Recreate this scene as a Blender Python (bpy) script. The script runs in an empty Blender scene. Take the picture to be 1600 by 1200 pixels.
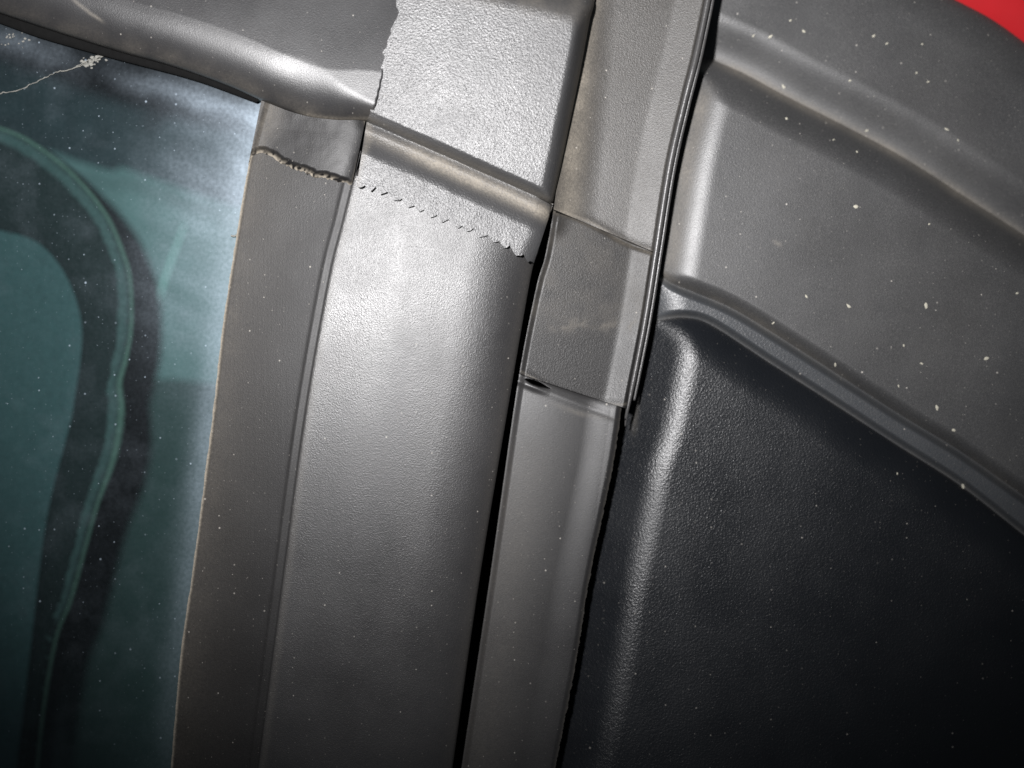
import bpy, math
import numpy as np
from mathutils import Vector

# ------------------------------------------------------------------ camera, world, flash
S = 0.0002            # metres of car surface per layout unit
DP = 2250.0           # camera distance in layout units (0.45 m)
sc = bpy.context.scene
col = sc.collection
ORG = Vector((0, 0, 1.3))

def world(px, py, h):
    """layout position + height above the reference plane -> metres (x right, y away, z up)."""
    f = (DP - h) / DP
    return np.stack([(px - 800) * S * f, -h * S, -(py - 600) * S * f + ORG.z], -1)

cd = bpy.data.cameras.new('camera'); cam = bpy.data.objects.new('camera', cd); col.objects.link(cam)
cam.location = (0, -DP * S, ORG.z); cam.rotation_euler = (math.radians(90), 0, 0)
cd.sensor_width = 36; cd.lens = 36 * DP / 1600; cd.clip_start = 0.01; cd.clip_end = 50
sc.camera = cam
cd.dof.use_dof = True; cd.dof.focus_distance = DP * S; cd.dof.aperture_fstop = 2.4
wd = bpy.data.worlds.new('World'); sc.world = wd; wd.use_nodes = True
wd.node_tree.nodes['Background'].inputs[0].default_value = (0.75, 0.88, 1.0, 1)
wd.node_tree.nodes['Background'].inputs[1].default_value = 0.05
ld = bpy.data.lights.new('camera_flash', 'SPOT'); fl = bpy.data.objects.new('camera_flash', ld); col.objects.link(fl)
fl.location = ((300 - 800) * S, -DP * S, -(130 - 600) * S + ORG.z)
tgt = Vector(((690 - 800) * S, 0, -(90 - 600) * S + ORG.z))
fl.rotation_euler = (tgt - fl.location).to_track_quat('-Z', 'Y').to_euler()
ld.energy = 24; ld.color = (1, 0.985, 0.99); ld.spot_size = math.radians(62); ld.spot_blend = 1.0
ld.shadow_soft_size = 0.012
sc.view_settings.view_transform = 'Standard'; sc.view_settings.look = 'None'
sc.view_settings.exposure = 0; sc.view_settings.gamma = 1
sc.render.engine = 'CYCLES'; sc.cycles.transparent_max_bounces = 12

# ------------------------------------------------------------------ numeric helpers
rng = np.random.default_rng(7)

def spline(pts, n=200):
    """Catmull-Rom through pts, resampled to n points evenly along its length."""
    p = np.array(pts, float)
    q = np.vstack([2 * p[0] - p[1], p, 2 * p[-1] - p[-2]])
    out = []
    for i in range(1, len(q) - 2):
        t = np.linspace(0, 1, 24, endpoint=False)[:, None]
        a, b, c, d = q[i - 1], q[i], q[i + 1], q[i + 2]
        out.append(0.5 * (2 * b + (c - a) * t + (2 * a - 5 * b + 4 * c - d) * t ** 2 + (3 * b - a - 3 * c + d) * t ** 3))
    out = np.vstack(out + [p[-1:]])
    s = np.r_[0, np.cumsum(np.hypot(*np.diff(out, axis=0).T))]
    u = np.linspace(0, s[-1], n)
    return np.stack([np.interp(u, s, out[:, 0]), np.interp(u, s, out[:, 1])], -1)

def by_y(pts, ys):
    p = spline(pts, 400); o = np.argsort(p[:, 1])
    return np.stack([np.interp(ys, p[o, 1], p[o, 0]), ys], -1)

def sdist(P, pts):
    """signed distance to an open polyline: + = below a left-to-right line / left of a downward one."""
    shp = P.shape[:-1]; X = P.reshape(-1, 2); pts = np.asarray(pts, float)
    best = np.full(len(X), 1e18); sg = np.ones(len(X))
    n = len(pts) - 1
    for i in range(n):
        a, b = pts[i], pts[i + 1]; d = b - a; L = d @ d
        if L < 1e-12: continue
        r = X - a; t = (r @ d) / L
        lo = -1e9 if i == 0 else 0; hi = 1e9 if i == n - 1 else 1
        t = np.clip(t, lo, hi); e = r - t[:, None] * d
        q = (e ** 2).sum(1); m = q < best
        best[m] = q[m]; sg[m] = np.sign(d[0] * r[m, 1] - d[1] * r[m, 0])
    return (np.sqrt(best) * sg).reshape(shp)

def sstep(x, a=0, b=1):
    t = np.clip((x - a) / (b - a), 0, 1); return t * t * (3 - 2 * t)
def smin(a, b, k):
    h = np.clip(0.5 + 0.5 * (b - a) / k, 0, 1); return b + (a - b) * h - k * h * (1 - h)
def roll(d, r):
    return np.sqrt(np.clip(1 - (1 - np.clip(d / r, 0, 1)) ** 2, 0, 1))
def gauss(x, w): return np.exp(-(x / w) ** 2)
_tab = np.random.default_rng(3).random((256, 256))
def vnoise(P, size):
    x = P[..., 0] / size; y = P[..., 1] / size
    ix = np.floor(x).astype(int); iy = np.floor(y).astype(int); fx = x - ix; fy = y - iy
    fx = fx * fx * (3 - 2 * fx); fy = fy * fy * (3 - 2 * fy)
    g = lambda i, j: _tab[i % 256, j % 256]
    return (g(ix, iy) * (1 - fx) + g(ix + 1, iy) * fx) * (1 - fy) + (g(ix, iy + 1) * (1 - fx) + g(ix + 1, iy + 1) * fx) * fy
def fbm(P, size, o=4):
    return sum(vnoise(P + 37.3 * k, size / 2 ** k) * 0.5 ** (k + 1) for k in range(o)) / (1 - 0.5 ** o)

# ------------------------------------------------------------------ object helpers
def thing(name, label, cat, px, py, h, group=None):
    o = bpy.data.objects.new(name, None); col.objects.link(o); o.empty_display_size = 0.02
    o.location = world(np.array(float(px)), np.array(float(py)), float(h))
    o['label'] = label; o['category'] = cat
    if group: o['group'] = group
    return o

def link(name, verts, faces, mat, parent=None, attrs=None, smooth=True):
    off = np.array(parent.location) if parent else np.zeros(3)
    if parent and parent.parent: off = off + np.array(parent.parent.location)
    me = bpy.data.meshes.new(name)
    me.from_pydata((np.asarray(verts) - off).tolist(), [], faces if isinstance(faces, list) else faces.tolist())
    if smooth: me.polygons.foreach_set('use_smooth', [True] * len(me.polygons))
    for k, v in (attrs or {}).items():
        a = me.attributes.new(k, 'FLOAT', 'POINT'); a.data.foreach_set('value', np.asarray(v, np.float32).ravel())
    me.update(); me.materials.append(mat)
    o = bpy.data.objects.new(name, me); col.objects.link(o)
    if parent: o.parent = parent
    return o

def patch(name, A, B, nu, hf, mat, parent, dust=None, edges='', thick=12, inset=0.0):
    """ruled sheet between border curves A and B (same count), lifted by hf, with real turned-back edges.
    edges: which borders get a thickness wall: A, B, 0 (first row), 1 (last row)."""
    nv = len(A); u = np.linspace(0, 1, nu)[None, :, None]
    P = A[:, None, :] * (1 - u) + B[:, None, :] * u
    h = hf(P)
    du = dust(P) if dust is not None else np.zeros(P.shape[:2])
    V = world(P[..., 0], P[..., 1], h).reshape(-1, 3)
    idx = np.arange(nv * nu).reshape(nv, nu)
    q = lambda a: np.stack([a[:-1, :-1], a[1:, :-1], a[1:, 1:], a[:-1, 1:]], -1).reshape(-1, 4)
    F = [q(idx)]; VS = [V]; D = [du.ravel()]; n = len(V)
    for e in edges:
        s = {'A': idx[:, 0], 'B': idx[:, -1], '0': idx[0, :], '1': idx[-1, :]}[e]
        top = V[s]; bot = top.copy(); bot[:, 1] += thick * S
        m = len(s); ii = np.arange(m)
        VS += [top, bot]; D += [du.ravel()[s], du.ravel()[s]]
        a = n + ii; b = n + m + ii; n += 2 * m
        f = np.stack([a[:-1], a[1:], b[1:], b[:-1]], -1)
        F.append(f)
    F = np.vstack(F)
    # keep face winding pointing at the viewer (-y)
    VV = np.vstack(VS)
    nrm = np.cross(VV[F[0, 1]] - VV[F[0, 0]], VV[F[0, 2]] - VV[F[0, 0]])
    if nrm[1] > 0: F = F[:, ::-1]
    return link(name, VV, F, mat, parent, {'dust': np.concatenate(D)})

def tube(name, path, h, r, mat, parent=None, seg=8, dust=0.0, wob=0.0):
    p = np.asarray(path, float); n = len(p)
    h = np.broadcast_to(np.asarray(h, float), (n,)); r = np.broadcast_to(np.asarray(r, float), (n,))
    c = world(p[:, 0], p[:, 1], h); t = np.gradient(c, axis=0); t /= np.linalg.norm(t, axis=1)[:, None] + 1e-12
    up = np.array([0, -1.0, 0]); a = np.cross(t, up); a /= np.linalg.norm(a, axis=1)[:, None] + 1e-12; b = np.cross(a, t)
    th = np.linspace(0, 2 * np.pi, seg, endpoint=False)
    rr = r[:, None] * (1 + wob * (rng.random((n, seg)) - .5))
    V = c[:, None] + (a[:, None] * np.cos(th)[None, :, None] + b[:, None] * np.sin(th)[None, :, None]) * rr[..., None] * S
    F = []
    for i in range(n - 1):
        for j in range(seg):
            k = (j + 1) % seg
            F.append((i * seg + j, i * seg + k, (i + 1) * seg + k, (i + 1) * seg + j))
    F.append(tuple(range(seg))[::-1]); F.append(tuple((n - 1) * seg + j for j in range(seg)))
    return link(name, V.reshape(-1, 3), F, mat, parent, {'dust': np.full(n * seg, dust)})

# ------------------------------------------------------------------ materials
def nodes(name):
    m = bpy.data.materials.new(name); m.use_nodes = True
    nt = m.node_tree; N = nt.nodes; L = nt.links
    return m, N, L, N['Principled BSDF']

def math_node(N, L, op, a, b=None, c=None):
    n = N.new('ShaderNodeMath'); n.operation = op
    for i, v in enumerate((a, b, c)):
        if v is None: continue
        if isinstance(v, (int, float)): n.inputs[i].default_value = v
        else: L.new(v, n.inputs[i])
    return n.outputs[0]

def planar(N, L):
    tc = N.new('ShaderNodeTexCoord'); sp = N.new('ShaderNodeSeparateXYZ'); cb = N.new('ShaderNodeCombineXYZ')
    L.new(tc.outputs['Object'], sp.inputs[0]); L.new(sp.outputs[0], cb.inputs[0]); L.new(sp.outputs[2], cb.inputs[1])
    return tc.outputs['Object'], cb.outputs[0]

def specks(N, L, vec, cell_px, rad_px, power):
    """mask of small dust grains of random size scattered over the surface."""
    v = N.new('ShaderNodeTexVoronoi'); v.voronoi_dimensions = '2D'; v.inputs['Scale'].default_value = 1 / (cell_px * S)
    L.new(vec, v.inputs['Vector'])
    sp = N.new('ShaderNodeSeparateColor'); L.new(v.outputs['Color'], sp.inputs[0])
    r = math_node(N, L, 'MULTIPLY', math_node(N, L, 'POWER', sp.outputs[0], power), rad_px / cell_px)
    d = math_node(N, L, 'SUBTRACT', r, v.outputs['Distance'])
    mk = math_node(N, L, 'MULTIPLY', d, cell_px / 1.0); mk.node.use_clamp = True
    return math_node(N, L, 'MULTIPLY', mk, sp.outputs[1])

def rubber(name, base, rough, grain_px=3.0, grain=0.25, spec=0.5, film=0.1, film_col=(0.22, 0.19, 0.16),
           dust_col=(0.30, 0.265, 0.215), speck=0.6, coarse=0.0, mottle=0.25, streak=0.0):
    m, N, L, B = nodes(name)
    obj, pl = planar(N, L)
    def noise(px, det=3, rough_=0.6, vec=obj):
        n = N.new('ShaderNodeTexNoise'); n.inputs['Scale'].default_value = 1 / (px * S)
        n.inputs['Detail'].default_value = det; n.inputs['Roughness'].default_value = rough_
        L.new(vec, n.inputs['Vector']); return n.outputs['Fac']
    def ramp(v, a, b):
        r = N.new('ShaderNodeMapRange'); r.inputs[1].default_value = a; r.inputs[2].default_value = b
        L.new(v, r.inputs[0]); return r.outputs[0]
    def mix(f, a, b):
        x = N.new('ShaderNodeMix'); x.data_type = 'RGBA'
        if isinstance(f, float): x.inputs[0].default_value = f
        else: L.new(f, x.inputs[0])
        for s, v in ((6, a), (7, b)):
            if isinstance(v, tuple): x.inputs[s].default_value = (*v, 1)
            else: L.new(v, x.inputs[s])
        return x.outputs[2]
    big = ramp(noise(150, 5), 0.3, 0.72)
    fine = ramp(noise(2.2, 3, 0.7), 0.38, 0.70)
    c = mix(math_node(N, L, 'MULTIPLY', big, mottle), base, tuple(x * 1.6 for x in base))
    fm = math_node(N, L, 'MULTIPLY', math_node(N, L, 'MULTIPLY_ADD', big, 0.3, 0.7),
                   math_node(N, L, 'MULTIPLY_ADD', fine, 0.9, 0.4))
    gr = math_node(N, L, 'MULTIPLY_ADD', ramp(noise(1.5, 2, 0.8), 0.42, 0.66), 1.3, 0.35)
    c = mix(math_node(N, L, 'MULTIPLY', math_node(N, L, 'MULTIPLY', fm, film), gr), c, film_col)
    at = N.new('ShaderNodeAttribute'); at.attribute_name = 'dust'
    brk = math_node(N, L, 'MULTIPLY_ADD', ramp(noise(4, 4, 0.75), 0.3, 0.7), 0.7, 0.4)
    dm = math_node(N, L, 'MULTIPLY', at.outputs['Fac'], brk); dm.node.use_clamp = True
    c = mix(dm, c, dust_col)
    s1 = specks(N, L, pl, 24, 1.9, 4.0); s2 = specks(N, L, pl, 9.5, 1.15, 3.0)
    sm = math_node(N, L, 'MULTIPLY', math_node(N, L, 'MAXIMUM', s1, math_node(N, L, 'MULTIPLY', s2, 0.6)), speck)
    c = mix(sm, c, (0.62, 0.58, 0.52))
    L.new(c, B.inputs['Base Color'])
    rg = math_node(N, L, 'ADD', math_node(N, L, 'MULTIPLY_ADD', big, 0.12, rough - 0.05), math_node(N, L, 'MULTIPLY', math_node(N, L, 'ADD', dm, sm), 0.4))
    rg.node.use_clamp = True; L.new(rg, B.inputs['Roughness'])
    B.inputs['Specular IOR Level'].default_value = spec
    # moulded grain
    v = N.new('ShaderNodeTexVoronoi'); v.feature = 'SMOOTH_F1'; v.inputs['Scale'].default_value = 1 / (grain_px * 1.5 * S)
    L.new(obj, v.inputs['Vector'])
    g = math_node(N, L, 'ADD', math_node(N, L, 'MULTIPLY', noise(grain_px, 2), 0.7), math_node(N, L, 'MULTIPLY', v.outputs['Distance'], 0.5))
    if coarse: g = math_node(N, L, 'ADD', g, math_node(N, L, 'MULTIPLY', noise(grain_px * 3.2, 3), coarse))
    if streak:
        mp = N.new('ShaderNodeMapping'); mp.inputs['Rotation'].default_value = (0, math.radians(-9), 0)
        mp.inputs['Scale'].default_value = (1, 1, 0.02); L.new(obj, mp.inputs['Vector'])
        g = math_node(N, L, 'ADD', g, math_node(N, L, 'MULTIPLY', noise(4, 3, 0.7, mp.outputs[0]), streak))
    b = N.new('ShaderNodeBump'); b.inputs['Strength'].default_value = grain; b.inputs['Distance'].default_value = grain_px * S * 0.6
    L.new(g, b.inputs['Height']); L.new(b.outputs[0], B.inputs['Normal'])
    return m

M_strip = rubber('strip_rubber', (0.0175, 0.0175, 0.0185), 0.33, 1.25, 0.45, spec=0.40, film=0.04, speck=0.4)
M_rail = rubber('rail_rubber', (0.0155, 0.0155, 0.0165), 0.33, 1.1, 0.28, spec=0.38, film=0.03, film_col=(0.2, 0.19, 0.185), speck=0.4)
M_cover = rubber('grained_rubber', (0.034, 0.034, 0.035), 0.34, 2.0, 0.58, spec=0.42, film=0.05, film_col=(0.2, 0.19, 0.185), speck=0.2)
M_lip = rubber('lip_rubber', (0.0092, 0.0090, 0.0094), 0.42, 1.2, 0.28, spec=0.22, film=0.045, film_col=(0.19, 0.176, 0.165), speck=0.55, streak=0.4, mottle=0.12)
M_seal = rubber('seal_rubber', (0.019, 0.0185, 0.0183), 0.40, 1.4, 0.58, spec=0.42, film=0.17, film_col=(0.22, 0.207, 0.192), speck=0.6)
M_midseal = rubber('worn_seal_rubber', (0.0105, 0.0102, 0.0103), 0.39, 1.4, 0.42, spec=0.28, film=0.05, film_col=(0.20, 0.187, 0.174), speck=0.6)
M_lowseal = rubber('smooth_seal_rubber', (0.0125, 0.0125, 0.0135), 0.40, 1.1, 0.28, spec=0.34, film=0.045, film_col=(0.2, 0.185, 0.17), speck=0.5, streak=0.2, mottle=0.12)
M_bead = rubber('bead_rubber', (0.04, 0.04, 0.041), 0.34, 1.5, 0.25, film=0.1, speck=0.2)
M_dusty = rubber('dusty_plastic', (0.024, 0.0245, 0.026), 0.41, 1.4, 0.34, spec=0.62, film=0.17, film_col=(0.21, 0.205, 0.20), speck=0.7)
M_clean = rubber('grained_black_plastic', (0.0050, 0.0060, 0.0078), 0.33, 2.0, 0.56, spec=0.45, film=0.006, speck=0.4)

def simple(name, colr, rough, spec=0.5, coat=0.0, noise_px=8, amt=0.3):
    m, N, L, B = nodes(name)
    obj, pl = planar(N, L)
    n = N.new('ShaderNodeTexNoise'); n.inputs['Scale'].default_value = 1 / (noise_px * S); n.inputs['Detail'].default_value = 4
    L.new(obj, n.inputs['Vector'])
    x = N.new('ShaderNodeMix'); x.data_type = 'RGBA'
    x.inputs[6].default_value = (*[c * (1 - amt) for c in colr], 1); x.inputs[7].default_value = (*[min(1, c * (1 + amt)) for c in colr], 1)
    L.new(n.outputs['Fac'], x.inputs[0]); L.new(x.outputs[2], B.inputs['Base Color'])
    B.inputs['Roughness'].default_value = rough; B.inputs['Specular IOR Level'].default_value = spec
    B.inputs['Coat Weight'].default_value = coat; B.inputs['Coat Roughness'].default_value = 0.08
    return m
M_red = simple('red_car_paint', (0.40, 0.006, 0.010), 0.35, 0.4, 0.6, 60, 0.12)
M_cloth = simple('seat_cloth', (0.095, 0.11, 0.112), 0.95, 0.1, 0, 5, 0.55)
M_bolster = simple('dark_seat_cloth', (0.022, 0.023, 0.022), 0.95, 0.1, 0, 5, 0.5)
M_piping = simple('seat_piping', (0.14, 0.145, 0.115), 0.7, 0.2, 0, 6, 0.5)
M_trim = simple('cabin_trim', (0.195, 0.20, 0.195), 0.8, 0.2, 0, 30, 0.25)
M_dark = simple('cabin_dark', (0.05, 0.05, 0.055), 0.9, 0.1, 0, 40, 0.5)
M_web = simple('cobweb_lint', (0.19, 0.187, 0.17), 0.95, 0.1, 0, 4, 0.3)
M_gap = simple('gap_shade_black', (0.006, 0.006, 0.006), 0.95, 0.05, 0, 10, 0.3)
M_fleck = simple('pale_dirt', (0.42, 0.40, 0.33), 0.9, 0.2, 0, 4, 0.2)

def glass():
    m, N, L, B = nodes('dusty_tinted_glass'); out = N['Material Output']; N.remove(B)
    obj, pl = planar(N, L)
    tr = N.new('ShaderNodeBsdfTransparent'); tr.inputs[0].default_value = (0.45, 0.665, 0.67, 1)
    gl = N.new('ShaderNodeBsdfGlossy'); gl.inputs['Roughness'].default_value = 0.12
    fr = N.new('ShaderNodeFresnel'); fr.inputs[0].default_value = 1.45
    m1 = N.new('ShaderNodeMixShader'); L.new(fr.outputs[0], m1.inputs[0]); L.new(tr.outputs[0], m1.inputs[1]); L.new(gl.outputs[0], m1.inputs[2])
    df = N.new('ShaderNodeBsdfDiffuse'); df.inputs[0].default_value = (0.42, 0.50, 0.58, 1)
    at = N.new('ShaderNodeAttribute'); at.attribute_name = 'dust'
    n = N.new('ShaderNodeTexNoise'); n.inputs['Scale'].default_value = 1 / (6 * S); n.inputs['Detail'].default_value = 4; L.new(obj, n.inputs['Vector'])
    d = math_node(N, L, 'MULTIPLY', at.outputs['Fac'], math_node(N, L, 'MULTIPLY_ADD', n.outputs['Fac'], 1.2, 0.4))
    sp = math_node(N, L, 'MAXIMUM', specks(N, L, pl, 24, 2.2, 3.0), math_node(N, L, 'MULTIPLY', specks(N, L, pl, 9, 1.2, 2.5), 0.5))
    d = math_node(N, L, 'ADD', d, math_node(N, L, 'MULTIPLY', sp, 0.42)); d.node.use_clamp = True
    m2 = N.new('ShaderNodeMixShader'); L.new(d, m2.inputs[0]); L.new(m1.outputs[0], m2.inputs[1]); L.new(df.outputs[0], m2.inputs[2])
    L.new(m2.outputs[0], out.inputs[0])
    return m
M_glass = glass()

# ------------------------------------------------------------------ shared outlines (layout units)
LIP_L = [(412, 161), (400, 205), (389, 253), (370, 365), (349, 500), (332, 650), (303, 875), (282, 1026), (267, 1200), (262, 1260)]
GROOVE = [(566, 230), (549, 296), (537, 345), (514, 439), (477, 650), (440, 925), (404, 1200), (396, 1260)]
STRIP_R = [(846, 370), (834, 412), (826, 450), (800, 600), (750, 900), (707, 1200), (698, 1260)]
SEAL_L = [(900, -40), (880, 200), (866, 320), (852, 400), (838, 450), (809, 600), (766, 900), (721, 1200), (712, 1260)]
BEAD = [(1114, -40), (1109, 0), (1090, 90), (1071, 165), (1049, 262), (1028, 394), (1009, 512), (983, 642)]
LOWSEAL_R = [(976, 600), (971, 640), (960, 715), (945, 790), (920, 910), (900, 1035), (868, 1200), (860, 1260)]
COVER_B = [(573, 190), (640, 219), (700, 245), (780, 281), (840, 308), (864, 320)]
K_CREASE = [(1080, 78), (1101, 88), (1161, 114), (1232, 152), (1319, 196), (1412, 246), (1506, 306), (1600, 367), (1660, 408)]
U_EDGE = [(1020, 418), (1045, 440), (1085, 457), (1153, 487), (1267, 558), (1400, 644), (1500, 705), (1600, 775), (1660, 818)]
V_EDGE = [(995, 505), (1030, 500), (1070, 496), (1112, 508), (1200, 565), (1300, 629), (1400, 694), (1500, 758), (1600, 836), (1660, 882)]
RED_E = [(1404, -54), (1445, -30), (1484, -5), (1548, 29), (1603, 68), (1662, 113)]

# ------------------------------------------------------------------ cabin seen through the glass
M_roll = simple('edge_roll_cloth', (0.095, 0.10, 0.095), 0.9, 0.1, 0, 7, 0.6)
seat = thing('car_seat', 'dark cloth seat with a rounded pale piped edge behind the dusty glass', 'seat', 90, 800, -180)
O = spline([(-90, 186), (0, 201), (54, 226), (117, 276), (167, 338), (196, 405), (205, 450), (205, 515), (196, 565), (187, 600),
            (190, 640), (184, 690), (172, 735), (152, 790), (131, 865), (110, 940), (87, 1000), (66, 1120), (56, 1220), (52, 1270)], 260)
I = spline([(-90, 345), (0, 359), (54, 376), (92, 413), (117, 463), (128, 513), (125, 567), (116, 625), (110, 660), (73, 810), (50, 994),
            (27, 1195), (20, 1270)], 260)
HS = -210
def h_bol(P):
    dO = sdist(P, O); dI = -sdist(P, I); t = np.clip(dO / (dO + dI + 1e-6), 0, 1)
    return HS + 16 * np.sin(np.pi * np.clip(t, 0, 1)) ** 0.7 + 6 * (fbm(P, 60) - .5)
bol = patch('bolster', O, I, 24, h_bol, M_bolster, seat, edges='A', thick=90)
patch('seat_cushion', I, np.stack([np.full(260, -110.0), np.linspace(345, 1270, 260)], -1), 40,
      lambda P: HS - 6 - 14 * sstep(np.abs(sdist(P, I)), 0, 120) + 10 * (fbm(P, 90) - .5), M_cloth, seat)
w = 3.6 + 3.0 * sstep(O[:, 1], 520, 660) * (1 - sstep(O[:, 1], 690, 800))
tube('piping', O, HS + 3, w, M_piping, bol, 10, wob=0.3)
O2 = O + np.stack([-np.gradient(O[:, 1]), np.gradient(O[:, 0])], -1) / np.linalg.norm(np.gradient(O, axis=0), axis=1)[:, None] * 13
tube('edge_roll', O2, HS + 2 + 1.5 * fbm(O2, 20), 12.0, M_roll, bol, 8, wob=0.3)

trim = thing('cabin_trim_panel', 'grey moulded cabin trim panel seen through the teal glass to the right of the seat', 'trim panel', 260, 800, -400)
TT = spline([(-150, 190), (60, 232), (120, 252), (178, 268), (190, 262), (260, 286), (340, 314), (480, 356)], 160)
TB = np.stack([np.linspace(-150, 480, 160), np.full(160, 1300.0)], -1)
RID = [(289, 345), (282, 370), (262, 425), (248, 470), (240, 520)]
STEP = [(196, 266), (184, 300), (178, 330)]
def h_trim(P):
    d = sdist(P, spline(RID, 30)); along = sstep(P[..., 1], 340, 365) * (1 - sstep(P[..., 1], 430, 540))
    return -460  - 30 * (1 - sstep(sdist(P, TT), 0, 40)) \
        + 8 * gauss(sdist(P, spline([(210, 600), (260, 590), (320, 606)], 20)), 9) - 40 * sstep(P[..., 1], 600, 1200)
M_trimlow = simple('cabin_trim_darkened', (0.07, 0.075, 0.07), 0.95, 0.1, 0, 10, 0.4)  # darker trim below the seam, with flash falloff put into its colour
M_ridge = simple('pale_trim_ridge', (0.52, 0.55, 0.50), 0.6, 0.3, 0, 12, 0.2)
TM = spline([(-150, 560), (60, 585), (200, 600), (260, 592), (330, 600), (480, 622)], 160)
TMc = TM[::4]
face = patch('moulded_face', TT, TM, 120, h_trim, M_trim, trim, edges='A', thick=60)
patch('lower_trim_darkened', TM, TB, 120, lambda P: h_trim(P) + 10 * roll(sdist(P, TMc), 16), M_trimlow, trim)
rid = spline(RID, 40)
tube('moulded_ridge', rid, -457, 5.0 * np.sin(np.linspace(.15, 3.0, 40)) ** .6 + .2, M_ridge, face, 8)
dp = thing('cabin_roof_lining', 'dark roof lining in the cabin above the pale trim panel behind the glass', 'roof lining', 150, 150, -620)
yy = np.linspace(-150, 1400, 12)
patch('lining', np.stack([np.full(12, -400.0), yy], -1), np.stack([np.full(12, 620.0), yy], -1), 20,
      lambda P: -620 + 30 * fbm(P, 200), M_dark, dp, edges='01', thick=30)

# ------------------------------------------------------------------ door window: glass, rail, lips, strip, corner cover
win = thing('car_window', 'tinted car window framed in worn dark grey rubber with a grained corner piece', 'car window', 560, 700, -40)
HG = -34
ys = np.linspace(-60, 1280, 420)
GR = by_y([(470, -100), (440, 100), (428, 161)] + [(x + 16, y) for x, y in LIP_L[1:]] + [(274, 1320)], ys)
Lc = spline(LIP_L, 120); RAIL_B = spline([(-120, -25), (0, 20), (167, 74), (267, 102), (350, 131), (410, 157), (470, 180), (520, 188), (573, 188), (600, 190)], 120)
def d_glass(P):
    d = sdist(P, Lc)                   # distance left of the lip
    dr = sdist(P, RAIL_B)              # distance below the rail
    n = fbm(P, 70); sk = fbm(np.stack([P[..., 0] * .5 + P[..., 1] * .35, P[..., 1] * 1.6 - P[..., 0] * 0.9], -1), 40)
    haze = 0.010 + 0.19 * gauss(np.maximum(d, 0), 26) * (0.65 + 0.5 * n) * (0.35 + 0.65 * (1 - sstep(P[..., 1], 650, 1150)))
    corner = 0.19 * gauss(np.hypot(P[..., 0] - 395, (P[..., 1] - 230) * .7), 105) * (0.5 + 0.9 * sk)
    top = 0.22 * gauss(dr - 38 - 25 * (n - .5), 15) * sstep(P[..., 0], 120, 380) * (0.5 + n)
    mid = 0.12 * gauss(np.hypot(P[..., 0] - 310, (P[..., 1] - 420) * .5), 80) * (0.4 + sk)
    left = 0.10 * gauss(dr - 35, 22) * (1 - sstep(P[..., 0], 60, 160)) * n * 2
    blot = 0.02 * np.clip(fbm(P + 500, 45) - .5, 0, 1) * 3 + 0.008 * fbm(P, 8)
    return haze + corner + top + mid + left + blot
patch('window_pane', np.stack([np.full(420, -120.0), ys], -1), GR, 170, lambda P: np.full(P.shape[:2], float(HG)), M_glass, win, d_glass)

# top rail
RT = np.stack([np.linspace(-120, 640, 260), np.linspace(-200, -130, 260)], -1)
RBx = spline([(-120, -25), (0, 20), (167, 74), (267, 102), (350, 131), (410, 157), (470, 180), (520, 189), (573, 190), (632, 200)], 260)
def h_rail(P):
    d = -sdist(P, RBx)
    r = 74 + 16 * gauss(P[..., 0] - 478, 45) - 44 * sstep(P[..., 0], 490, 600)
    under = P[..., 0] - np.interp(P[..., 1], [-60, 0, 34, 64, 98, 131, 163, 190], [632, 622, 618, 605, 597, 590, 582, 573])
    return -6 + 36 * roll(d, r) - 30 * sstep(under, 5, 16) + 1.0 * (fbm(P, 160, 2) - .5) - 0.07 * np.clip(d - 80, 0, None)
def du_rail(P):
    d = -sdist(P, RBx); n = fbm(P, 30)
    scr = gauss(sdist(P, [(115, 0), (140, 20), (160, 33)]), 2.5) * .4 * sstep(P[..., 0], 105, 120) * (1 - sstep(P[..., 0], 150, 168)) * .7
    return 0.20 * gauss(d, 22) * n + scr + 0.45 * gauss(d - 2, 4) * sstep(P[..., 0], 450, 500)
patch('top_rail', RBx, RT, 150, h_rail, M_rail, win, du_rail, edges='A', thick=34)

RBs = RBx[np.linspace(0, 259, 60).astype(int)]
g0 = spline([(-120, -40), (0, 12), (167, 66), (267, 94), (350, 124), (412, 152)], 200)
g1 = spline([(-120, -8), (0, 36), (67, 60), (173, 90), (300, 124), (400, 160)], 200)
patch('rail_gap_shade', g1, g0, 14, lambda P: -24 + 6 * roll(-sdist(P, g1[::5]) + 1, 10), M_gap, win, edges='A', thick=12)  # black strip: shade of the recess under the rail, put into colour
# glazing lip below its cap, and the cap
ysl = np.linspace(236, 1262, 420)
jag = lambda n, a: a * (np.random.default_rng(n).random(420) - .5)
LL = by_y(LIP_L, ysl); LL[:, 0] += 1.2 * (fbm(LL * 1.0, 14) - .5) * 2
GG = by_y(GROOVE, ysl)
def lip_h(P):
    dl = -sdist(P, Lc); dg = sdist(P, Gc)
    return -9.5 + 3 * roll(dl, 6) - 0.11 * dg - 0.6 * gauss(dg - 3, 3) + 0.7 * gauss(dg - 12, 3.5) + 0.8 * (fbm(P, 90, 2) - .5)
Gc = spline(GROOVE, 120)
def lip_d(P):
    dl = -sdist(P, Lc); n = fbm(P, 26)
    return 1.2 * gauss(dl, 2.6) + 0.13 * gauss(dl, 34) * (.4 + .6 * n) + 0.03 * gauss(dl - 50, 50)
lip = patch('glazing_lip', LL, GG, 110, lip_h, M_lip, win, lip_d, edges='A', thick=24)
nc = 260
capb = spline([(388, 257), (394, 245), (407, 239), (420, 243), (434, 251), (455, 262), (474, 269), (495, 277), (511, 279), (530, 286), (549, 292)], nc)
capb[:, 1] += 2.2 * (vnoise(capb * 1.0, 3.2) - .5) * 2 * sstep(capb[:, 0], 405, 425); 
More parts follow.
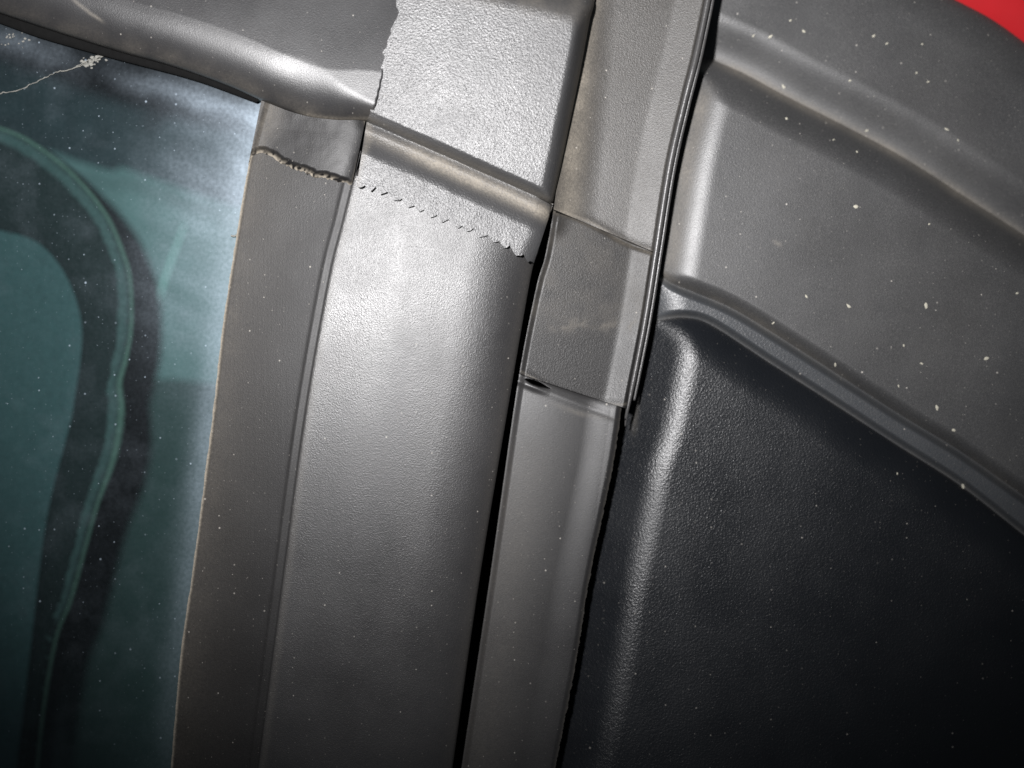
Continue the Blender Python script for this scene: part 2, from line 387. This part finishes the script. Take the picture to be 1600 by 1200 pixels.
capt = spline([(411, 150), (450, 160), (490, 168), (530, 176), (573, 184)], nc)
CAPR = spline([(573, 184), (577, 205), (573, 225), (566, 246), (560, 268), (552, 295)], 40)
capt[:, 1] -= 6
def cap_h(P):
    dr = sdist(P, CAPR); db = -sdist(P, capb[::6]); dl = -sdist(P, Lc)
    return -9 + 12 * roll(dr + 2, 30) * sstep(db, -2, 12) - 13 * sstep(dr, 30, 170) - 2 * (1 - sstep(dl, 0, 10)) + 0.8 * (fbm(P, 22, 2) - .5) - 2.0 * (1 - sstep(db, -2, 8)) + .6 * gauss(db - 3, 4) * (vnoise(P, 3) - .5)
def cap_d(P):
    db = -sdist(P, capb[::6]); dr = sdist(P, CAPR); dl = -sdist(P, Lc); n = fbm(P, 12)
    return 1.5 * gauss(db - 1.5, 3.2) * sstep(vnoise(P, 3.5), .3, .65) + 0.55 * gauss(dr - 1, 4) * n * 1.3 + 0.18 * gauss(dl - 6, 16) * n * 1.3 + 0.10 * gauss(dl - 20, 18) * gauss(P[..., 1] - 190, 30)
patch('lip_cap', capb, capt, 70, cap_h, M_lip, lip, cap_d, edges='A', thick=3)

# side strip
yst = np.linspace(230, 1262, 380)
SG = by_y(GROOVE, yst); SR = by_y([(858, 230)] + STRIP_R, yst)
FB0 = spline([(557, 291), (627, 315), (706, 349), (789, 384), (834, 411)], 40)
SRc = spline([(858, 230)] + STRIP_R, 120)
def strip_h(P):
    dr = sdist(P, SRc); dg = -sdist(P, Gc)
    nick = gauss(np.hypot(P[..., 0] - 604, (P[..., 1] - 352) * .5), 1.7)
    return -23 + 22 * roll(dr, 105) + 0.8 * roll(dg, 9) - 16 * sstep(-sdist(P, FB0), 16, 34) + 1.0 * (fbm(P, 220, 2) - .5) - 5 * (1 - sstep(dg, 0, 120))
def strip_d(P):
    dg = -sdist(P, Gc); dr = sdist(P, SRc)
    return 0.06 * gauss(dg - 6, 6) + 0.05 * gauss(dr, 14)
patch('side_strip', SG, SR, 200, strip_h, M_strip, win, strip_d, edges='B', thick=46)

# corner piece: raised pad with zigzag seam over the rail, and its flange over the strip
nv = 320
cl = spline([(632, -60), (622, 0), (618, 34), (605, 64), (597, 98), (590, 131), (582, 163), (573, 190)], nv)
tt = np.linspace(0, 1, nv)
cl[:, 0] += 3.0 * (vnoise(np.stack([cl[:, 1], cl[:, 1] * 0], -1), 9) - .5) * 2 * np.clip((1 - tt) * 12, 0, 1)
cr = spline([(932, -60), (929, 0), (922, 30), (908, 105), (893, 180), (878, 255), (864, 320)], nv)
CRc = spline([(932, -80), (929, 0), (922, 30), (908, 105), (893, 180), (878, 255), (864, 320), (858, 350)], 60)
CTOP = [(600, -60), (760, -18), (860, 4), (935, 24)]
CBc = spline([(540, 176)] + COVER_B + [(900, 337)], 60)
def cover_h(P):
    dr = sdist(P, CRc); db = -sdist(P, CBc); dt = sdist(P, CTOP)
    d = smin(smin(dr / 26, db / 19, .4), (dt + 34) / 60, .5)
    lift = sstep(P[..., 0] - np.interp(P[..., 1], cl[:, 1], cl[:, 0]), 0, 10)
    return -8 + 41 * roll(d, 1.0)  + (0.045 * (P[..., 0] - 740) - 0.04 * (P[..., 1] - 180)) * sstep(d, 0, .8) + 1.0 * (fbm(P, 150, 1) - .5)
def cover_d(P):
    dr = sdist(P, CRc); db = -sdist(P, CBc); dt = sdist(P, CTOP); n = fbm(P, 20)
    return 0.30 * gauss(np.minimum(db, dr * 1.6), 8) * (0.5 + n) + 0.22 * (1 - sstep(dt, 0, 46)) * n
corner = patch('corner_piece', cl, cr, 170, cover_h, M_cover, win, cover_d, edges='AB', thick=40)
nf = 560
ft = spline(COVER_B, nf)
fb = spline([(557, 291), (590, 297), (627, 315), (665, 332), (706, 349), (747, 365), (789, 384), (812, 398), (834, 411)], nf)
s = np.linspace(0, 1, nf) * 14.5
ph = s + 0.35 * (vnoise(np.stack([s * 10, s * 0], -1), 9) - .5)
tooth = np.abs((ph % 1) - .5) * 2
amp = 6.0 + 5.0 * vnoise(np.stack([s * 10 + 90, s * 0], -1), 8)
fb[:, 1] += amp * (tooth ** 0.8 - .5) * np.clip(np.minimum(s, 14.5 - s) * 2, 0, 1) + 1.2 * (vnoise(fb, 3) - .5)
FB0 = spline([(557, 291), (627, 315), (706, 349), (789, 384), (834, 411)], 40)
FR = spline([(864, 300), (860, 326), (849, 375), (834, 412), (826, 440)], 30)
FLp = spline([(573, 184), (577, 205), (573, 225), (566, 246), (560, 268), (556, 300)], 40)
def fl_h(P):
    dt = sdist(P, CBc); db = -sdist(P, FB0); dr = sdist(P, FR)
    bump = sstep(dt, 14, 52)
    return -8 + 3 * sstep(dt, 0, 14) + 11 * bump + 8 * sstep(dt, 4, 24) * 0 - 0.0 * db - 16 * (1 - roll(dr + 1, 30)) + 0.5 * (fbm(P, 14, 1) - .5)
def fl_d(P):
    dt = sdist(P, CBc); n = fbm(P, 24); x = sstep(P[..., 0], 590, 680)
    return 0.72 * gauss(dt - 17, 11) * (0.35 + 0.65 * x) * (0.55 + .7 * n) + 0.2 * gauss(-sdist(P, FLp), 6)
patch('corner_flange', ft, fb, 80, fl_h, M_cover, corner, fl_d, edges='AB1', thick=5)

# ------------------------------------------------------------------ weatherstrip on the pillar
ws = thing('weatherstrip', 'worn dark rubber door seal in three jointed lengths along the pillar with a torn joint', 'door seal', 900, 650, -40)
Bc = spline(BEAD, 120); SLc = spline(SEAL_L, 120)
SEAM1 = spline([(850, 322), (866, 328), (917, 346), (979, 379), (1029, 396), (1040, 399)], 60)
SEAM2 = spline([(800, 574), (818, 584), (855, 604), (892, 618), (917, 626), (954, 632), (972, 633), (990, 630)], 60)
def right_band(dr, wd=34, up=13): x = (wd - dr) / 2.5; return up * 2.5 / wd * np.log1p(np.exp(np.clip(x, -30, 30)))
def up_h(P):
    dr = sdist(P, Bc); dl = -sdist(P, SLc); ds = -sdist(P, SEAM1)
    return -26 + right_band(dr - 8, 44, 10) * sstep(dr, 0, 12) + 24 * np.clip(1 - dl / 70, 0, 1) ** 2.2 + 2 * gauss(ds, 7) + 1.0 * (fbm(P, 90, 1) - .5)
def up_d(P):
    dl = -sdist(P, SLc); ds = -sdist(P, SEAM1); n = fbm(P, 40); dr = sdist(P, Bc)
    return 0.55 * gauss(dl - 18, 20) * (.4 + n) + 0.5 * gauss(ds - 1, 2.5) * n + 0.05
n1 = 240
t = np.linspace(0, 1, n1)
def sub(c, y0, y1, n): return by_y(c, np.linspace(y0, y1, n))
patch('upper_seal', sub(SEAL_L, -40, 327, n1), sub(BEAD, -40, 396, n1), 150, up_h, M_seal, ws, up_d, edges='1A', thick=14)
def mid_h(P):
    dr = sdist(P, Bc); dl = -sdist(P, SLc); ds = sdist(P, SEAM1); d2 = -sdist(P, SEAM2)
    return -34 - 0.05 * (P[..., 0] - 900) + right_band(dr - 8, 32, 10) * sstep(dr, 0, 12) + 6 * sstep(dl, 0, 10) - 3 * gauss(ds, 4) + 1.5 * gauss(d2, 8) + 1.0 * (fbm(P, 90, 1) - .5)  * (1 - sstep(P[..., 1], 500, 540)) + 5 * gauss(dl, 16) * gauss(P[..., 1] - 350, 18)
def mid_d(P):
    ds = sdist(P, SEAM1); d2 = -sdist(P, SEAM2); n = fbm(P, 22)
    ridge = np.abs(fbm(P + 90, 46) - .5)
    return 0.10 * n * (1 - sstep(P[..., 1], 480, 540)) + 0.3 * gauss(ds - 3, 3) * n + 0.28 * gauss(d2 - 1, 2.2) * n * 1.4 \
        + 0.16 * gauss(P[..., 1] - 508 - 14 * (n - .5), 9) * gauss(ridge, .05) * sstep(P[..., 0], 850, 870)
A = sub(SEAL_L, 325, 584, 260); A[150:, 0] += 0
B = sub(BEAD, 394, 640, 260)
patch('middle_seal', A, B, 140, mid_h, M_midseal, ws, mid_d, edges='1A', thick=12)
LRc = spline(LOWSEAL_R, 120)
def low_h(P):
    dr = sdist(P, LRc); dl = -sdist(P, SLc); ds = sdist(P, SEAM2)
    q0 = np.array([820., 591.]); q1 = np.array([862., 607.]); d = q1 - q0; L = np.hypot(*d); d = d / L
    a = (P[..., 0] - q0[0]) * d[0] + (P[..., 1] - q0[1]) * d[1]; b = -(P[..., 0] - q0[0]) * d[1] + (P[..., 1] - q0[1]) * d[0]
    c = np.clip(a / L, 0, 1); half = 3.9 * np.sin(np.pi * np.clip(c, 0, 1) ** .8) ** 1.2 + .01
    slit = np.where((a > 0) & (a < L), np.clip((half - np.abs(b - 1)) / 1.6, 0, 1), 0)
    top = roll(ds + 9, 24)
    tear = 2.5 * gauss(b - 8, 5) * gauss((c - .4), .5)
    return -44 + 8 * top + 7 * (1 - sstep(dr, 2, 56)) * sstep(dr, -3, 9) * (0.4 + .6 * gauss(np.maximum(P[..., 1] - 640, 0), 420)) + 4 * sstep(dl, 0, 12) + 3 * np.sin(np.clip(dl / 150, 0, 1) * np.pi) - 90 * slit + tear + 0.8 * (fbm(P, 120, 1) - .5)
def low_d(P):
    dl = -sdist(P, SLc); n = fbm(P, 45); ds = sdist(P, SEAM2); dr = sdist(P, LRc)
    return 0.07 * gauss(dl - 25, 45) * sstep(P[..., 1], 620, 760) * (.6 + .5 * n) + 0.01 + 0.22 * gauss(ds - 22, 4) * gauss(P[..., 0] - 905, 40) * n + 0.10 * gauss(dr, 3)
ya = np.r_[np.linspace(570, 640, 90), np.linspace(640, 1262, 260)[1:]]
LA = by_y(SEAL_L, ya)
yb = np.r_[np.linspace(622, 660, 90), np.linspace(660, 1262, 260)[1:]]
LB = by_y(LOWSEAL_R, yb); LB[:, 0] += 2.0 * (vnoise(LB, 2.6) - .5) + 1.2 * (vnoise(LB, 9) - .5)
patch('lower_seal', LA, LB, 170, low_h, M_lowseal, ws, low_d, edges='AB', thick=14)
# thin welt along the outer edge
bp = spline(BEAD + [(981, 654), (980, 666)], 240)
bh = np.interp(bp[:, 1], [-40, 60, 110, 190, 400, 640, 675], [-16, -16, -14, -18, -22, -30, -40])
br = np.interp(np.arange(240), [0, 60, 150, 215, 232, 239], [4.6, 5.2, 5.0, 4.0, 2.4, 1.2]) * (1 + .18 * (vnoise(bp, 40) - .5))
bq = bp.copy(); bq[:, 0] -= 3
tube('edge_welt', bq, bh, br, M_bead, ws, 12, wob=0.05)
bq2 = bp.copy()[:225]; bq2[:, 0] += 4.5
tube('edge_welt', bq2, bh[:225] - 6, br[:225] * .62, M_bead, ws, 10, wob=0.05)
# black sheet behind the door gap: the gap's shade put into colour
gp = thing('door_gap_shade', 'black sheet in place of shade deep in the gap between window strip and door seal', 'gap shade', 800, 800, -120)
yg = np.linspace(-60, 1290, 60)
gc = by_y(SEAL_L + [(708, 1290)], yg)
patch('gap_shade_sheet', gc - np.array([70, 0]), gc + np.array([60, 0]), 12, lambda P: -95 + 6 * (fbm(P, 20) - .5), M_gap, gp, edges='AB', thick=20)

# ------------------------------------------------------------------ black plastic cladding
cla = thing('cladding_panel', 'black grained plastic cladding with two raised pads and a slanting rib below red paint', 'cladding panel', 1300, 600, -40)
PL1 = spline([(1100, 60), (1094, 110), (1086, 170), (1068, 262), (1050, 340), (1038, 397), (1036, 440), (1034, 480)], 60)
PL2 = spline([(1034, 470), (1030, 545), (1020, 600), (1003, 680), (978, 800), (956, 900), (932, 1000), (912, 1110), (890, 1260)], 60)
Kc, Uc, Vc, Rc = spline(K_CREASE, 60), spline(U_EDGE, 60), spline(V_EDGE, 60), spline(RED_E, 40)
EDGE = BEAD + LOWSEAL_R[2:]
EDGEc = spline(EDGE, 100)
def clad_h(P):
    """moulded plate (two pads, rib, upper band) whose whole left side bends down towards the door seal."""
    dk = sdist(P, Kc); du = sdist(P, Uc); dv = sdist(P, Vc); dr = sdist(P, Rc); de = -sdist(P, EDGEc); y = P[..., 1]
    prof = lambda t: 1 - (1 - np.clip(t, 0, 1)) ** 2.0
    rib = np.minimum(du, -dv) / 13
    plate = -96 + 60 * prof(dk / 60) - 26 * (1 - prof(-du / 24)) + 28 * prof(dv / 66) + 14 * sstep(rib) \
        + 26 * sstep(-dk / 75) - 30 * (1 - roll(np.clip(dr, 0, None) + 2, 64)) * (dk < 0)
    slope = 0.55 + 0.08 * sstep(y, 430, 540)
    low = -63 - 16 * sstep(y, 430, 540) + 40 * (1 - sstep(y, 40, 130))
    h = smin(low + slope * de, plate, 12.0 + 4 * sstep(y, 430, 540))
    return h + 0.8 * (fbm(P, 180, 1) - .5) - 0.012 * (P[..., 0] - 1000)
def clad_d(P):
    dk = sdist(P, Kc); du = sdist(P, Uc); dv = sdist(P, Vc); de = -sdist(P, EDGEc); n = fbm(P, 34); n2 = fbm(P + 77, 120)
    crease = 0.36 * gauss(dk - 1, 8) * (.4 + n) * sstep(P[..., 0], 1085, 1150)
    left = 0.26 * gauss(de - 24, 15) * (.4 + n) * sstep(dk, 20, 80) * (1 - sstep(P[..., 1], 390, 450))
    low = 0.22 * gauss(du + 3, 6) * n * (1 - sstep(P[..., 0], 1120, 1400)) + 0.10 * gauss(du, 7) * n
    vv = 0.16 * gauss(dv + 2, 3) * n
    sm = 0.16 * gauss(sdist(P, [(1000, 560), (990, 680)]), 5) * n * sstep(P[..., 1], 540, 580) * (1 - sstep(P[..., 1], 660, 690))
    dust = 0.04 * n2 * (1 - sstep(du, -4, 2))
    scr = 0.5 * gauss(np.hypot((P[..., 0] - 1214), (P[..., 1] - 380) * 1.6 - (P[..., 0] - 1214) * .7), 6) * n
    return crease + left + low + vv + sm + dust + scr
n = 300
def extend(c): return spline(c, n)
left_top = [(1096, -60)]
topc = np.vstack([np.stack([np.linspace(1100, 1398, 120), np.linspace(-62, -50, 120)], -1), spline(RED_E, 180)])
patch('upper_band', topc, extend(K_CREASE), 130, clad_h, M_dusty, cla, clad_d, edges='A', thick=30)
UL = extend(U_EDGE)
# pads begin under the welt and run off to the right
def rows(c0, c1, y0, y1, nn, edge_off=-6):
    a = by_y(EDGE, np.linspace(y0, y1, nn)); return a
patch('upper_pad', extend(K_CREASE), UL, 190, clad_h, M_dusty, cla, clad_d)
M_rib = rubber('rib_plastic', (0.030, 0.034, 0.039), 0.38, 1.9, 0.45, spec=0.5, film=0.10, speck=0.5)
patch('rib', UL, extend(V_EDGE), 50, clad_h, M_rib, cla, clad_d)
lowL = np.vstack([by_y([(995, 505)] + [(978, 640)] + LOWSEAL_R[2:], np.linspace(505, 1262, 150)) + np.array([-14, 0]),
                  ])
# lower pad: fan from the rib edge to the bottom
vb = spline(V_EDGE, n)
bot = np.stack([np.linspace(800, 1660, n), np.full(n, 1262.0)], -1)
vb[0] = (985, 505)
patch('lower_pad', vb, bot, 260, clad_h, M_clean, cla, clad_d)
# pale flecks of dirt stuck to the cladding
fk = [(1337, 323, 6), (1447, 477, 7), (1464, 637, 6), (1541, 560, 6), (1505, 760, 5), (1440, 568, 4), (1260, 463, 4), (1326, 478, 5), (1412, 540, 3.5),
      (1177, 56, 4), (1204, 57, 4), (1256, 49, 4), (1365, 56, 4), (1235, 32, 3), (1441, 69, 3), (1224, 135, 4), (1229, 185, 4), (1328, 126, 3),
      (1432, 114, 3), (1479, 202, 4), (1497, 219, 3), (1339, 237, 3), (1305, 570, 4), (1404, 603, 3), (1490, 672, 5), (1402, 740, 3), (1589, 458, 4),
      (1208, 505, 3), (1450, 128, 3), (1386, 68, 3), (1354, 204, 3), (1303, 218, 3), (1452, 350, 3)]
V = []; F = []
for x, y, r in fk:
    ang = rng.random() * 6.28; k0 = len(V); el = 1.0 + .6 * rng.random()
    rr = [r * .58 * (0.75 + .5 * rng.random()) for _ in range(9)]
    pts = np.array([(x + rr[i] * (math.cos(a) * el * math.cos(ang) - math.sin(a) * .7 * math.sin(ang)),
                     y + rr[i] * (math.cos(a) * el * math.sin(ang) + math.sin(a) * .7 * math.cos(ang))) for i, a in enumerate(np.linspace(0, 6.28, 9, endpoint=False))] + [(x, y)])
    hh = clad_h(pts); hh[:9] += .2; hh[9] += 1.8
    V += world(pts[:, 0], pts[:, 1], hh).tolist(); F += [(k0 + i, k0 + (i + 1) % 9, k0 + 9) for i in range(9)]
fo = link('dirt_flecks', V, F, M_fleck, cla); fo['kind'] = 'stuff'

# ------------------------------------------------------------------ red bodywork behind the cladding
body = thing('red_body_panel', 'glossy red painted bodywork above the black cladding', 'body panel', 1580, 20, -50)
ra = spline([(1380, -10), (1440, 26), (1480, 48), (1544, 84), (1600, 122), (1680, 176)], 80)
rb = spline([(1380, -150), (1480, -130), (1560, -120), (1680, -110)], 80)
patch('painted_skin', ra, rb, 50, lambda P: -112 + 16 * sstep(-sdist(P, ra[::4]), 20, 140), M_red, body, edges='A', thick=20)

# ------------------------------------------------------------------ lint and cobweb on the glass
web = thing('cobweb', 'dirty pale cobweb strand with a lint clump stuck under the top rail on the glass', 'cobweb', 80, 120, HG + 3)
c1 = spline([(-40, 158), (0, 146), (28, 141), (48, 132), (70, 122), (88, 113), (110, 108), (132, 101), (148, 94)], 120)
c1 += 2.2 * (np.stack([vnoise(c1, 4), vnoise(c1 + 50, 4)], -1) - .5)
tube('strand', c1, HG + 2.5, 0.35 + 0.75 * vnoise(c1, 5), M_web, web, 6, wob=.6)
for a, b in (((120, 104), (172, 84)), ((135, 100), (168, 88)), ((148, 96), (160, 80))):
    c = spline([a, ((a[0] + b[0]) / 2, (a[1] + b[1]) / 2 - 3), b], 30); c += 3 * (np.stack([vnoise(c, 4), vnoise(c + 50, 4)], -1) - .5)
    tube('strand', c, HG + 3, 0.7, M_web, web, 5, wob=.6)
cv = []; cf = []
def lump(x, y, r, h):
    k0 = len(cv); m = 10
    P = np.array([(x + r * (0.6 + .8 * rng.random()) * math.cos(a), y + r * .7 * (0.6 + .8 * rng.random()) * math.sin(a)) for a in np.linspace(0, 6.28, m, endpoint=False)] + [(x, y)])
    H = np.r_[np.full(m, HG + .8), HG + h]
    cv.extend(world(P[:, 0], P[:, 1], H).tolist()); cf.extend([(k0 + i, k0 + (i + 1) % m, k0 + m) for i in range(m)])
for _ in range(26): lump(146 + 9 * rng.normal(), 97 + 4 * rng.normal() - 0, 1 + 2.6 * rng.random(), 3)
for _ in range(24): lump(26 + 14 * rng.normal(), 60 + 6 * rng.normal(), 0.8 + 1.3 * rng.random(), 2)
lo = link('lint_clump', cv, cf, M_web, web); lo['kind'] = 'stuff'
ln = tube('thread', spline([(361, 368), (366, 369), (371, 366), (373, 361), (377, 358)], 24), HG + 4, 1.5, M_web, None, 6)
ln['label'] = 'tiny curled thread stuck on the glass against the rubber lip'; ln['category'] = 'thread'
